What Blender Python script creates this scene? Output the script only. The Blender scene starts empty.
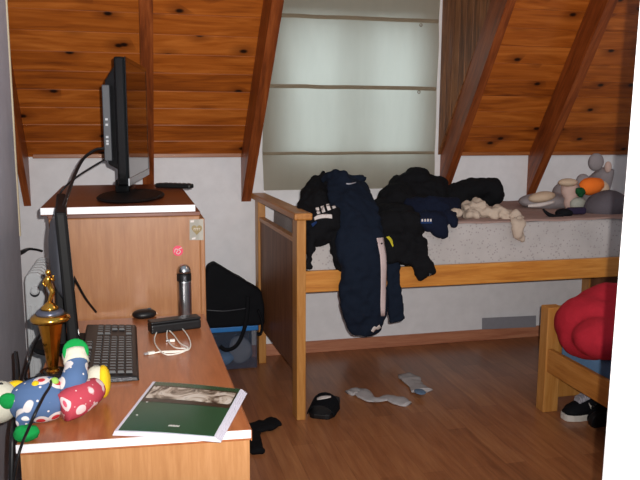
import bpy, bmesh, math, random
from mathutils import Vector, Matrix, noise

random.seed(7)
S = bpy.context.scene
COL = S.collection
R = math.radians

# ------------------------------------------------------------ camera
F_PX, PITCH, YAW, ROLL, CAM_H = 741.12, .1584, .249, .0056, 1.45
_fw = Vector((math.sin(YAW)*math.cos(PITCH), math.cos(YAW)*math.cos(PITCH), -math.sin(PITCH)))
_r = Vector((math.cos(YAW), -math.sin(YAW), 0)); _u = _r.cross(_fw)
_c, _s = math.cos(ROLL), math.sin(ROLL)
CR, CU = _c*_r + _s*_u, _c*_u - _s*_r
CAM = Vector((0, 0, CAM_H))
cd = bpy.data.cameras.new('camera'); cam = bpy.data.objects.new('camera', cd); COL.objects.link(cam)
cd.sensor_width = 36; cd.lens = F_PX/640*36; cd.clip_start = .02
m = Matrix((CR, CU, -_fw)).transposed().to_4x4(); m.translation = CAM; cam.matrix_world = m
S.camera = cam

# ------------------------------------------------------------ world, lights, exposure
w = bpy.data.worlds.new('world'); S.world = w; w.use_nodes = True
w.node_tree.nodes['Background'].inputs[0].default_value = (.72, .89, 1, 1)
w.node_tree.nodes['Background'].inputs[1].default_value = .42
S.view_settings.view_transform = 'Standard'; S.view_settings.look = 'None'
S.view_settings.gamma = 1; S.view_settings.use_curve_mapping = False
S.view_settings.exposure = 0.12
# camera flash, a little to the right of and above the lens
fl = bpy.data.lights.new('flash', 'SPOT'); fl.energy = 325; fl.color = (1, .96, .92)
fl.shadow_soft_size = .005; fl.spot_size = R(100); fl.spot_blend = 1.0
flo = bpy.data.objects.new('flash', fl); COL.objects.link(flo)
flo.location = CAM + CR*.030 + CU*.028 + _fw*.0
aim = Vector((1.15, 4.4, 1.75)) - flo.location
flo.rotation_euler = aim.to_track_quat('-Z', 'Y').to_euler()
# daylight outside the window
dl = bpy.data.lights.new('daylight', 'AREA'); dl.energy = 125; dl.color = (.66, .84, 1)
dl.shape = 'RECTANGLE'; dl.size = 2.2; dl.size_y = 2.2
dlo = bpy.data.objects.new('daylight', dl); COL.objects.link(dlo)
dlo.location = (1.3, 5.9, 2.6); dlo.rotation_euler = (Vector((1.3, 4.4, 1.9))-Vector((1.3, 5.9, 2.6))).to_track_quat('-Z', 'Y').to_euler()
# warm ceiling lamp of the room, above and to the right, out of the frame
hl = bpy.data.lights.new('ceiling_lamp', 'POINT'); hl.energy = 15; hl.color = (1, .56, .32); hl.shadow_soft_size = .18
hlo = bpy.data.objects.new('ceiling_lamp', hl); COL.objects.link(hlo); hlo.location = (1.7, 1.9, 2.75)

# ------------------------------------------------------------ helpers
def ray(px, py):
    return _fw + CR*((px-320)/F_PX) + CU*((240-py)/F_PX)

def P(px, py, x=None, y=None, z=None):
    d = ray(px, py)
    t = x/d.x if x is not None else y/d.y if y is not None else (z-CAM_H)/d.z
    return CAM + d*t

def lin(c):
    c = c/255
    return c/12.92 if c <= .04045 else ((c+.055)/1.055)**2.4

def rgb(r, g, b):
    return (lin(r), lin(g), lin(b), 1)

class N:
    """small node-tree wrapper"""
    def __init__(s, name):
        s.m = bpy.data.materials.new(name); s.m.use_nodes = True
        s.t = s.m.node_tree; s.b = s.t.nodes['Principled BSDF']; s.out = s.t.nodes['Material Output']
    def n(s, typ, **k):
        nd = s.t.nodes.new(typ)
        for a, v in k.items(): setattr(nd, a, v)
        return nd
    def l(s, a, b): s.t.links.new(a, b)
    def coord(s, scale=(1, 1, 1), rot=(0, 0, 0), loc=(0, 0, 0)):
        tc = s.n('ShaderNodeTexCoord'); mp = s.n('ShaderNodeMapping')
        mp.inputs['Scale'].default_value = scale; mp.inputs['Rotation'].default_value = rot; mp.inputs['Location'].default_value = loc
        s.l(tc.outputs['Object'], mp.inputs[0]); return mp.outputs[0]
    def noise(s, vec, scale=5, detail=4, rough=.55, dist=0):
        nd = s.n('ShaderNodeTexNoise'); s.l(vec, nd.inputs['Vector'])
        nd.inputs['Scale'].default_value = scale; nd.inputs['Detail'].default_value = detail
        nd.inputs['Roughness'].default_value = rough; nd.inputs['Distortion'].default_value = dist
        return nd.outputs['Fac']
    def ramp(s, fac, stops, interp='LINEAR'):
        nd = s.n('ShaderNodeValToRGB'); s.l(fac, nd.inputs[0]); cr = nd.color_ramp; cr.interpolation = interp
        while len(cr.elements) < len(stops): cr.elements.new(.5)
        for e, (p, c) in zip(cr.elements, stops): e.position = p; e.color = c
        return nd.outputs[0]
    def mix(s, fac, a, b, mode='MIX'):
        nd = s.n('ShaderNodeMix', data_type='RGBA', blend_type=mode)
        for i, v in ((0, fac), (6, a), (7, b)):
            if hasattr(v, 'links'): s.l(v, nd.inputs[i])
            else: nd.inputs[i].default_value = v
        return nd.outputs[2]
    def math(s, op, a, b=0, c=0):
        nd = s.n('ShaderNodeMath', operation=op)
        for i, v in enumerate((a, b, c)):
            if hasattr(v, 'links'): s.l(v, nd.inputs[i])
            else: nd.inputs[i].default_value = v
        return nd.outputs[0]
    def bump(s, h, strength=.3, dist=.01):
        nd = s.n('ShaderNodeBump'); nd.inputs['Strength'].default_value = strength; nd.inputs['Distance'].default_value = dist
        s.l(h, nd.inputs['Height']); s.l(nd.outputs[0], s.b.inputs['Normal'])
    def col(s, c):
        if hasattr(c, 'links'): s.l(c, s.b.inputs['Base Color'])
        else: s.b.inputs['Base Color'].default_value = c
    def set(s, rough=.5, metal=0, spec=.5):
        s.b.inputs['Roughness'].default_value = rough; s.b.inputs['Metallic'].default_value = metal
        s.b.inputs['Specular IOR Level'].default_value = spec; return s

def plain(name, c, rough=.5, metal=0, spec=.5, var=.06, vs=30, bump=0):
    k = N(name).set(rough, metal, spec); v = k.coord()
    f = k.noise(v, vs, 3)
    lo = tuple(x*(1-var*2) for x in c[:3])+(1,); hi = tuple(min(1, x*(1+var*2)) for x in c[:3])+(1,)
    k.col(k.ramp(f, [(.3, lo), (.7, hi)]))
    if bump: k.bump(f, bump, .004)
    return k.m

def cloth(name, c, rough=.9, var=.15, scale=60, bump=.4, spec=.15):
    k = N(name).set(rough, 0, spec); v = k.coord()
    f = k.noise(v, scale, 5, .7); g = k.noise(v, 6, 3)
    lo = tuple(x*(1-var) for x in c[:3])+(1,); hi = tuple(min(1, x*(1+var)) for x in c[:3])+(1,)
    k.col(k.mix(.5, k.ramp(f, [(.3, lo), (.7, hi)]), k.ramp(g, [(.3, lo), (.7, hi)])))
    k.bump(f, bump, .004); return k.m

def wood(name, dark, mid, light, axis='x', rough=.4, spec=.5, scale=1.0, grain=1.0, tilt=0):
    st = {'x': (1.2, 14, 14), 'y': (14, 1.2, 14), 'z': (14, 14, 1.2)}[axis]
    k = N(name).set(rough, 0, spec)
    if tilt:
        q = k.n('ShaderNodeMapping'); q.inputs['Scale'].default_value = tuple(a*scale for a in st); k.l(k.coord(rot=(tilt, 0, 0)), q.inputs[0]); v = q.outputs[0]
    else: v = k.coord(tuple(a*scale for a in st))
    a = k.noise(v, 2.2, 6, .6, .6); b = k.noise(v, 9, 4, .6)
    f = k.math('ADD', k.math('MULTIPLY', a, .7), k.math('MULTIPLY', b, .3))
    g = .14*grain
    k.col(k.ramp(f, [(.5-g, dark), (.5, mid), (.5+g, light)])); k.bump(b, .06, .002)
    return k.m

def tag(o, label, cat, group=None):
    o['label'] = label; o['category'] = cat
    if group: o['group'] = group
    return o

def thing(name, label, cat, loc=(0, 0, 0), rz=0, group=None, rot=None):
    o = bpy.data.objects.new(name, None); COL.objects.link(o)
    o.empty_display_size = .05
    o.location = loc; o.rotation_euler = rot if rot else (0, 0, rz)
    return tag(o, label, cat, group)

def rmat(o):
    M = Matrix.Identity(4)
    while o is not None:
        M = (Matrix.Translation(o.location) @ o.rotation_euler.to_matrix().to_4x4() @ Matrix.Diagonal((*o.scale, 1))) @ M
        o = o.parent
    return M

def catmull(pts, n=6):
    pts = [Vector(p) for p in pts]; out = []
    for i in range(len(pts)-1):
        a = pts[max(i-1, 0)]; b = pts[i]; c = pts[i+1]; d = pts[min(i+2, len(pts)-1)]
        for k in range(n):
            t = k/n
            out.append(.5*((2*b)+(c-a)*t+(2*a-5*b+4*c-d)*t*t+(3*b-a-3*c+d)*t**3))
    out.append(pts[-1]); return out

class MB:
    def __init__(s): s.bm = bmesh.new()
    def face(s, vs):
        try: return s.bm.faces.new(vs)
        except ValueError: return None
    def hexa(s, p):
        v = [s.bm.verts.new(q) for q in p]
        for f in ((0, 3, 2, 1), (4, 5, 6, 7), (0, 1, 5, 4), (1, 2, 6, 5), (2, 3, 7, 6), (3, 0, 4, 7)):
            s.face([v[i] for i in f])
        return s
    def box(s, x0, x1, y0, y1, z0, z1, M=None):
        p = [Vector(q) for q in ((x0, y0, z0), (x1, y0, z0), (x1, y1, z0), (x0, y1, z0), (x0, y0, z1), (x1, y0, z1), (x1, y1, z1), (x0, y1, z1))]
        return s.hexa([M @ q for q in p] if M else p)
    def prism(s, poly, ext):
        ext = Vector(ext); a = [s.bm.verts.new(Vector(p)) for p in poly]; b = [s.bm.verts.new(Vector(p)+ext) for p in poly]
        s.face(a[::-1]); s.face(b); n = len(a)
        for i in range(n): s.face([a[i], a[(i+1) % n], b[(i+1) % n], b[i]])
        return s
    def rings(s, rs, caps=True, closed=True):
        vs = [[s.bm.verts.new(p) for p in r] for r in rs]; n = len(vs[0])
        for a, b in zip(vs, vs[1:]):
            for i in range(n if closed else n-1): s.face([a[i], a[(i+1) % n], b[(i+1) % n], b[i]])
        if caps and closed: s.face(vs[0][::-1]); s.face(vs[-1])
        return s
    def lathe(s, prof, c=(0, 0, 0), seg=24, M=None):
        c = Vector(c); rs = []
        for r, z in prof:
            ring = [Vector((r*math.cos(2*math.pi*i/seg), r*math.sin(2*math.pi*i/seg), z)) for i in range(seg)]
            rs.append([(M @ q if M else q)+c for q in ring])
        return s.rings(rs)
    def tube(s, pts, r, seg=8, smooth=6, caps=True, closed=False, flat=1.0, up=None):
        n0 = len(pts)
        rr = r if isinstance(r, (list, tuple)) else [r]*n0
        if smooth > 1:
            q = catmull(pts, smooth); rad = [x.x for x in catmull([Vector((a, 0, 0)) for a in rr], smooth)]
        else: q = [Vector(p) for p in pts]; rad = list(rr)
        rs = []; prev = None
        for i, p in enumerate(q):
            t = (q[min(i+1, len(q)-1)]-q[max(i-1, 0)]).normalized()
            if up is not None: nrm = Vector(up)
            elif prev is None: nrm = Vector((0, 0, 1)) if abs(t.z) < .9 else Vector((1, 0, 0))
            else: nrm = prev
            nrm = (nrm - t*nrm.dot(t)).normalized(); prev = nrm; bn = t.cross(nrm)
            rs.append([p+nrm*(rad[i]*flat*math.cos(2*math.pi*k/seg))+bn*(rad[i]*math.sin(2*math.pi*k/seg)) for k in range(seg)])
        return s.rings(rs, caps)
    def ell(s, c, r, rot=None, seg=20, vs=12, e=1.0):
        c = Vector(c); M = rot.to_3x3() if rot else Matrix.Identity(3); rs = []
        if not hasattr(r, '__len__'): r = (r, r, r)
        sg = lambda a: math.copysign(abs(a)**e, a)
        for j in range(1, vs):
            ph = math.pi*j/vs-math.pi/2
            rs.append([c+M @ Vector((r[0]*sg(math.cos(ph))*sg(math.cos(2*math.pi*i/seg)), r[1]*sg(math.cos(ph))*sg(math.sin(2*math.pi*i/seg)), r[2]*sg(math.sin(ph)))) for i in range(seg)])
        return s.rings(rs)
    def grid(s, rows):
        return s.rings(rows, caps=False, closed=False)
    def noise(s, amp, scale, seed=0, dirv=None):
        s.bm.normal_update(); o = Vector((seed*3.7, seed*1.3, seed*7.1))
        mv = [(v, v.normal.copy(), noise.fractal(v.co*scale+o, 1.0, 2.0, 3)) for v in s.bm.verts]
        for v, n, f in mv: v.co += (Vector(dirv) if dirv else n)*(f*amp)
        return s
    def build(s, name, mat, parent=None, bevel=0, smooth=False, world=True, label=None, remesh=0, subsurf=0, disp=None, solid=0, seg=2, sm=0):
        bmesh.ops.recalc_face_normals(s.bm, faces=s.bm.faces)
        me = bpy.data.meshes.new(name)
        if parent is not None and world: bmesh.ops.transform(s.bm, matrix=rmat(parent).inverted(), verts=s.bm.verts)
        s.bm.to_mesh(me); s.bm.free()
        o = bpy.data.objects.new(name, me); COL.objects.link(o)
        for mm in (mat if isinstance(mat, (list, tuple)) else [mat]): me.materials.append(mm)
        if parent is not None: o.parent = parent
        if smooth: me.polygons.foreach_set('use_smooth', [True]*len(me.polygons))
        if bevel:
            b = o.modifiers.new('bevel', 'BEVEL'); b.width = bevel; b.segments = seg; b.limit_method = 'ANGLE'; b.angle_limit = R(40)
        if remesh:
            r = o.modifiers.new('remesh', 'REMESH'); r.mode = 'VOXEL'; r.voxel_size = remesh; r.use_smooth_shade = True
            if sm:
                q = o.modifiers.new('smooth', 'SMOOTH'); q.iterations = sm; q.factor = .5
        if subsurf:
            u = o.modifiers.new('subsurf', 'SUBSURF'); u.levels = subsurf; u.render_levels = subsurf
        if solid:
            d = o.modifiers.new('solid', 'SOLIDIFY'); d.thickness = solid; d.offset = 0
        for (amp, size, kind) in (disp or []):
            tx = bpy.data.textures.new(name+'_folds', 'MARBLE' if kind == 'fold' else 'CLOUDS')
            tx.noise_scale = size
            if kind == 'fold': tx.turbulence = 6; tx.noise_depth = 1
            d = o.modifiers.new('displace', 'DISPLACE'); d.texture = tx; d.strength = amp; d.mid_level = .5; d.texture_coords = 'LOCAL'
        if label: o['label'] = label
        return o

def struct(name, mb, mat, **k):
    o = mb.build(name, mat, **k)
    if o.parent is None: o['kind'] = 'structure'
    return o

# ------------------------------------------------------------ materials
def ceiling_material():
    k = N('pine_planks').set(.32, 0, .5)
    tc = k.n('ShaderNodeTexCoord'); sp = k.n('ShaderNodeSeparateXYZ'); k.l(tc.outputs['Object'], sp.inputs[0])
    s_ = k.math('DIVIDE', k.math('SUBTRACT', sp.outputs[2], 1.245), math.sin(R(52)))
    idx = k.math('FLOOR', k.math('DIVIDE', s_, .115))
    wn = k.n('ShaderNodeTexWhiteNoise', noise_dimensions='1D'); k.l(idx, wn.inputs['W'])
    cb = k.n('ShaderNodeCombineXYZ')
    k.l(k.math('ADD', sp.outputs[0], k.math('MULTIPLY', wn.outputs[0], 37)), cb.inputs[0])
    k.l(k.math('ADD', s_, k.math('MULTIPLY', wn.outputs[0], 5.3)), cb.inputs[1])
    def mp(scale):
        q = k.n('ShaderNodeMapping'); q.inputs['Scale'].default_value = scale; k.l(cb.outputs[0], q.inputs[0]); return q.outputs[0]
    a = k.noise(mp((.9, 9, 1)), 2, 4, .55, 1.2); b = k.noise(mp((2, 40, 1)), 2, 3, .5)
    f = k.math('ADD', k.math('MULTIPLY', a, .75), k.math('MULTIPLY', b, .25))
    f = k.math('ADD', f, k.math('MULTIPLY', k.math('SUBTRACT', wn.outputs[0], .5), .12))
    base = k.ramp(f, [(.30, rgb(122, 59, 19)), (.5, rgb(168, 88, 28)), (.70, rgb(198, 114, 46))])
    # knots
    vo = k.n('ShaderNodeTexVoronoi', voronoi_dimensions='2D'); k.l(mp((5.0, 8.7, 1)), vo.inputs['Vector']); vo.inputs['Scale'].default_value = 1
    sc = k.n('ShaderNodeSeparateColor'); k.l(vo.outputs['Color'], sc.inputs[0])
    on = k.math('GREATER_THAN', sc.outputs[0], .70)
    kn = k.math('MULTIPLY', k.ramp(vo.outputs['Distance'], [(.06, (1, 1, 1, 1)), (.13, (0, 0, 0, 1))]), on)
    halo = k.math('MULTIPLY', k.ramp(vo.outputs['Distance'], [(.08, (.65, .65, .65, 1)), (.45, (0, 0, 0, 1))]), on)
    c1 = k.mix(halo, base, rgb(96, 42, 14)); k.col(k.mix(kn, c1, rgb(34, 16, 9)))
    k.bump(f, .08, .003)
    return k.m

def floor_material():
    k = N('laminate_floor').set(.30, 0, .5)
    br = k.n('ShaderNodeTexBrick'); v = k.coord((1, 1, 1), (0, 0, R(90)))
    k.l(v, br.inputs['Vector']); br.inputs['Scale'].default_value = 1; br.inputs['Brick Width'].default_value = .62; br.inputs['Row Height'].default_value = .095
    br.inputs['Mortar Size'].default_value = .0012; br.inputs['Color1'].default_value = (.25, .25, .25, 1); br.inputs['Color2'].default_value = (.75, .75, .75, 1); br.inputs['Mortar'].default_value = (.2, .2, .2, 1)
    br.offset = .37
    a = k.noise(k.coord((16, 1.3, 1)), 2.5, 6, .62, .5)
    f = k.math('ADD', k.math('MULTIPLY', br.outputs['Color'], .4), k.math('MULTIPLY', a, .6))
    k.col(k.ramp(f, [(.3, rgb(122, 74, 45)), (.5, rgb(152, 96, 60)), (.7, rgb(174, 118, 76))]))
    return k.m

def dots_material():
    k = N('dotted_sheet').set(.9, 0, .1); v = k.coord()
    vo = k.n('ShaderNodeTexVoronoi'); k.l(v, vo.inputs['Vector']); vo.inputs['Scale'].default_value = 60
    d = k.ramp(vo.outputs['Distance'], [(.20, (1, 1, 1, 1)), (.30, (0, 0, 0, 1))])
    g = k.noise(v, 5, 3)
    k.col(k.mix(d, k.ramp(g, [(.3, rgb(172, 166, 164)), (.7, rgb(188, 182, 180))]), rgb(158, 150, 150)))
    k.bump(k.noise(v, 9, 3), .15, .01); return k.m

def floral(name, base, c1, c2):
    k = N(name).set(.9, 0, .1); v = k.coord()
    vo = k.n('ShaderNodeTexVoronoi'); k.l(v, vo.inputs['Vector']); vo.inputs['Scale'].default_value = 25
    d = vo.outputs['Distance']
    sc = k.n('ShaderNodeSeparateColor'); k.l(vo.outputs['Color'], sc.inputs[0])
    on = k.math('GREATER_THAN', sc.outputs[0], .25)
    pet = k.math('MULTIPLY', k.ramp(d, [(.47, (1, 1, 1, 1)), (.50, (0, 0, 0, 1))]), on)
    cen = k.math('MULTIPLY', k.ramp(d, [(.25, (1, 1, 1, 1)), (.28, (0, 0, 0, 1))]), on)
    v2 = k.n('ShaderNodeTexVoronoi'); k.l(v, v2.inputs['Vector']); v2.inputs['Scale'].default_value = 60
    dot = k.ramp(v2.outputs['Distance'], [(.14, (1, 1, 1, 1)), (.19, (0, 0, 0, 1))])
    c = k.mix(dot, base, c1); c = k.mix(pet, c, c1); k.col(k.mix(cen, c, c2)); return k.m

def blind_material(name, c, trans, op=.0):
    k = N(name)
    v = k.coord((1, 1, 1)); f = k.noise(k.coord((7, 1, 1.6)), 2, 4, .6); g = k.noise(v, 220, 2)
    cc = k.mix(k.math('MULTIPLY', f, .6), tuple(x*.80 for x in c[:3])+(1,), c)  # streaky tones in the linen colour imitate light and shade of soft folds
    cc = k.mix(k.math('MULTIPLY', g, .25), cc, tuple(x*.75 for x in c[:3])+(1,))
    d = k.n('ShaderNodeBsdfDiffuse'); t = k.n('ShaderNodeBsdfTranslucent'); mx = k.n('ShaderNodeMixShader')
    k.l(cc, d.inputs[0]); k.l(cc, t.inputs[0]); mx.inputs[0].default_value = trans
    k.l(d.outputs[0], mx.inputs[1]); k.l(t.outputs[0], mx.inputs[2]); k.l(mx.outputs[0], k.out.inputs[0]); return k.m

def clear_material(name, c, alpha, rough=.1):
    k = N(name).set(rough); k.col(c); k.b.inputs['Alpha'].default_value = alpha; return k.m

M_ceil = ceiling_material(); M_floor = floor_material(); M_dots = dots_material()
M_wall = plain('white_plaster', rgb(228, 227, 230), .8, 0, .2, .02, 14, .05)
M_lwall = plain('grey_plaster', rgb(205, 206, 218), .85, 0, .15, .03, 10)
M_beam = wood('beam_wood', rgb(98, 46, 20), rgb(130, 64, 27), rgb(154, 82, 38), 'y', .4, .4, tilt=R(52))
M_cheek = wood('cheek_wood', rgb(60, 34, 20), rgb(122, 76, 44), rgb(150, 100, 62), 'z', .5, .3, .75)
M_batten = wood('batten_wood', rgb(128, 70, 30), rgb(150, 86, 38), rgb(166, 100, 48), 'x')
M_pale = wood('pale_pine', rgb(150, 100, 60), rgb(188, 138, 92), rgb(205, 160, 112), 'x')
M_trim = wood('cream_trim', rgb(178, 160, 130), rgb(196, 180, 150), rgb(206, 192, 165), 'z')
M_base = wood('baseboard_wood', rgb(160, 98, 70), rgb(178, 116, 86), rgb(190, 130, 98), 'x', .5)
M_desk = wood('desk_top_wood', rgb(150, 86, 50), rgb(164, 97, 58), rgb(176, 109, 68), 'y', .28, .5, 1.2)
M_panel = wood('beech_panel', rgb(170, 118, 75), rgb(180, 128, 83), rgb(190, 138, 93), 'z', .35, .45, 1.6)
M_cab = wood('cabinet_wood', rgb(140, 92, 56), rgb(149, 100, 63), rgb(158, 109, 71), 'z', .35, .45, 1.6)
M_matte = plain('matte_black', rgb(11, 11, 12), .6, 0, .2, .1)
M_darktop = wood('dark_top_wood', rgb(84, 40, 22), rgb(104, 52, 30), rgb(120, 64, 38), 'x', .3)
M_white = plain('white_laminate', rgb(232, 232, 236), .35, 0, .5, .01)
M_bed = wood('bed_pine', rgb(168, 108, 44), rgb(180, 124, 62), rgb(196, 140, 76), 'z', .4)
M_bedx = wood('bed_pine_rail', rgb(172, 106, 40), rgb(192, 124, 50), rgb(206, 142, 66), 'x', .4)
M_bedy = wood('bed_pine_side', rgb(160, 100, 42), rgb(180, 118, 54), rgb(196, 136, 70), 'y', .4)
M_bpanel = wood('dark_bed_panel', rgb(102, 64, 40), rgb(120, 78, 50), rgb(136, 92, 62), 'z', .45, .15)
M_black = plain('black_plastic', rgb(19, 19, 21), .45, 0, .35, .1)
M_gloss = plain('gloss_black', rgb(8, 8, 9), .12, 0, .35, .05)
M_dgrey = plain('dark_grey_plastic', rgb(58, 60, 66), .4, 0, .5, .05)
M_key = plain('key_plastic', rgb(34, 34, 37), .5, 0, .4, .1)
M_screen = plain('screen_glass', rgb(10, 10, 12), .04, 0, .9, .02)
M_silver = plain('silver_plastic', rgb(168, 170, 174), .3, .3, .5, .03)
M_steel = plain('brushed_steel', rgb(190, 192, 196), .25, 1, .5, .03)
M_gold = plain('gold_metal', rgb(224, 168, 72), .18, 1, .5, .06, 40)
M_amber = plain('amber_gold_metal', rgb(222, 150, 50), .24, 1, .5, .08, 30)
M_grcup = plain('grey_band_metal', rgb(92, 96, 112), .3, .6, .5, .06)
M_marble = plain('black_marble', rgb(30, 28, 28), .15, 0, .5, .2)
M_navy = cloth('navy_cloth', rgb(17, 25, 39))
M_blackc = cloth('black_cloth', rgb(15, 15, 18))
M_blackn = cloth('black_nylon', rgb(15, 16, 20), .8, .1, 60, .2, .15)
M_bluec = cloth('blue_cloth', rgb(30, 52, 96))
M_print = plain('white_print', rgb(206, 196, 192), .7, 0, .2, .03)
M_pink = plain('pale_pink_stripe', rgb(196, 176, 174), .8, 0, .2, .03)
M_yellow = plain('yellow_cloth', rgb(186, 172, 44), .8, 0, .2, .05)
M_cream = cloth('cream_cloth', rgb(186, 168, 152), .9, .08, 40, .3)
M_mauve = cloth('mauve_sheet', rgb(160, 134, 126), .9, .06, 40, .2)
M_red = cloth('red_fleece', rgb(174, 38, 52), .95, .12, 50, .5)
M_bluesh = cloth('light_blue_sheet', rgb(104, 138, 176), .9, .06)
M_plgrey = cloth('grey_plush', rgb(146, 138, 140), .95, .1, 120, .5)
M_pldark = cloth('dark_grey_plush', rgb(92, 86, 92), .95, .12, 120, .5)
M_plbeige = cloth('beige_plush', rgb(196, 172, 148), .95, .06, 120, .4)
M_plpink = cloth('pink_plush', rgb(196, 168, 158), .95, .06, 120, .4)
M_orange = cloth('orange_plush', rgb(238, 118, 42), .95, .06, 120, .4)
M_green = cloth('green_plush', rgb(22, 140, 66), .95, .14, 120, .5)
M_dgreen = cloth('dark_green_plush', rgb(26, 74, 42), .95, .1, 120, .4)
M_plwhite = cloth('white_plush', rgb(204, 200, 182), .95, .05, 120, .4)
M_plyel = cloth('yellow_plush', rgb(226, 186, 36), .95, .06, 120, .4)
M_floral = floral('blue_floral_cloth', rgb(80, 104, 142), rgb(216, 208, 206), rgb(196, 56, 62))
M_floralr = floral('red_floral_cloth', rgb(182, 70, 84), rgb(222, 196, 196), rgb(206, 90, 110))
M_lid = plain('blue_plastic', rgb(36, 118, 190), .4, 0, .5, .03)
M_clear = clear_material('clear_plastic', rgb(90, 105, 130), .18)
M_glass = clear_material('window_glass', rgb(240, 250, 255), .08, .02)
M_rad = plain('radiator_enamel', rgb(206, 208, 210), .35, 0, .5, .02)
M_sock = cloth('white_sock_cotton', rgb(178, 172, 172), .95, .06, 120, .5)
M_rubber = plain('white_rubber', rgb(196, 190, 182), .6, 0, .3, .03)
M_lace = plain('grey_laces', rgb(160, 158, 166), .8, 0, .2, .08)
M_paper = plain('white_paper', rgb(214, 210, 222), .6, 0, .3, .02)
M_cover = plain('green_cover', rgb(4, 70, 48), .2, 0, .5, .04)
M_coverd = plain('dark_cover_band', rgb(38, 34, 28), .25, 0, .5, .2)
M_red_st = plain('pink_sticker', rgb(206, 50, 84), .4, 0, .4, .03)
M_stick = clear_material('clear_sticker_film', rgb(190, 186, 176), .6, .15)
M_goldst = plain('gold_badge', rgb(112, 94, 52), .4, .2, .5, .05)
M_usb = plain('white_cable_rubber', rgb(228, 224, 214), .45, 0, .4, .02)
M_door = plain('white_door_paint', rgb(244, 244, 244), .5, 0, .4, .01)
M_blind = blind_material('blind_linen', rgb(192, 186, 170), .5)
M_rod = blind_material('blind_rod_tape', rgb(158, 144, 122), .10)
k = N('photo_print').set(.22, 0, .5); v = k.coord((1, 1, 1))
_f = k.noise(v, 13, 5, .55, 1.6)
k.col(k.ramp(_f, [(.36, rgb(52, 46, 40)), (.44, rgb(128, 116, 102)), (.5, rgb(190, 178, 164)), (.57, rgb(206, 198, 188)), (.66, rgb(96, 84, 72))])); M_photo = k.m
M_board = plain('grey_board', rgb(140, 140, 148), .6, 0, .3, .02)

# ------------------------------------------------------------ the setting
WY = 4.42; Z0 = 1.245; TS = math.tan(R(52)); CS, SN = math.cos(R(52)), math.sin(R(52))
def sl(s, off=0):          # point on the slope: s metres up from the wall, off metres below the plane
    return (WY - s*CS - off*SN, Z0 + s*SN - off*CS)

struct('floor', MB().box(-1.2, 4.0, -1.5, 4.6, -.05, 0), M_floor)
wx0, wx1, wz0, wz1 = .86, 1.78, 1.27, 2.12
mb = MB()
mb.box(-1.2, wx0, WY, WY+.14, 0, 2.9); mb.box(wx1, 4.0, WY, WY+.14, 0, 2.9)
mb.box(wx0, wx1, WY, WY+.14, 0, wz0); mb.box(wx0, wx1, WY, WY+.14, wz1, 2.9)
struct('wall_back', mb, M_wall)
mb = MB()
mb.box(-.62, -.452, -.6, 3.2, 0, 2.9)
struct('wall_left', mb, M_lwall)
struct('wall_alcove', MB().box(-.86, -.74, 3.2, WY, 0, 2.9), M_wall)
struct('wall_right', MB().box(3.5, 3.62, -1.5, WY, 0, 2.9), M_wall)
struct('trim_1', MB().box(-.456, -.446, 3.196, 3.206, .98, 2.3), M_trim, bevel=.004)
struct('baseboard_back', MB().box(-.7, 3.5, WY-.015, WY, 0, .075), M_base, bevel=.003)

DX0, DX1 = .70, 1.965     # dormer opening in the slope
mb = MB(); n = 22; W = .115
for i in range(n):
    s0, s1 = i*W+.0006, (i+1)*W-.0006
    spans = [(-.85, DX0), (DX1, 3.55)] if Z0+s0*SN < 2.72 else [(-.85, 3.55)]
    for a, b in spans:
        y0, z0 = sl(s0); y1, z1 = sl(s1); e = .0018
        q0 = sl(s0, 0); q1 = sl(s1, 0); c0 = sl(s0, -.018); c1 = sl(s1, -.018); m0 = sl(s0, -e); m1 = sl(s1, -e); i0 = sl(s0+e, 0); i1 = sl(s1-e, 0)
        mb.prism([(a, *m0), (a, *i0), (a, *i1), (a, *m1), (a, *c1), (a, *c0)], (b-a, 0, 0))
struct('ceiling', mb, M_ceil)
mb = MB()
for a, b in [(-.85, DX0), (DX1, 3.55)]:
    mb.prism([(a, *sl(-.02, -.019)), (a, *sl(1.85, -.019)), (a, *sl(1.85, -.03)), (a, *sl(-.02, -.03))], (b-a, 0, 0))
struct('trim_2', mb, M_pale)
# rafters
for j, (xr, wd, sk_) in enumerate(((-.592, .038, -.01), (.060, .062, 0), (.634, .058, .05), (1.913, .052, -.035), (2.536, .06, -.09))):
    y1, z1 = sl(2.3); d = .166
    y2, z2 = sl(2.3, d)
    poly = [(xr+sk_*(WY-a_), a_, b2) for a_, b2 in ((WY, Z0-.004), (WY, .972), (WY-.001, .972), (y2, z2), (y1, z1))]
    struct('trim_%d' % (j+3), MB().prism(poly, (wd, 0, 0)), M_beam, bevel=.004)
# batten along the foot of the slope
mb = MB()
for a, b in ((-.53, .060), (.122, .636), (1.977, 2.538), (2.60, 3.5)):
    mb.box(a, b, WY-.022, WY, Z0-.006, Z0+.018)
struct('trim_8', mb, M_batten, bevel=.003)
# dormer cheeks of vertical boards
def cheek(x0, x1, name):
    mb = MB(); bw = .088; y = WY; 
    while y > 3.22:
        yb = max(y-bw, 3.2)
        za, zb = Z0+(WY-(y))*TS, Z0+(WY-yb)*TS
        mb.prism([(x0, y-.0012, za), (x0, yb+.0012, zb), (x0, yb+.0012, 2.72), (x0, y-.0012, 2.72)], (x1-x0, 0, 0)); y -= bw
    return struct(name, mb, M_cheek, bevel=.002)
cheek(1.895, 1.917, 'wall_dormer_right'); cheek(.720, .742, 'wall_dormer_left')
struct('wall_dormer_top', MB().box(.62, 1.99, 3.2, WY+.14, 2.72, 2.76), M_cheek)
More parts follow.
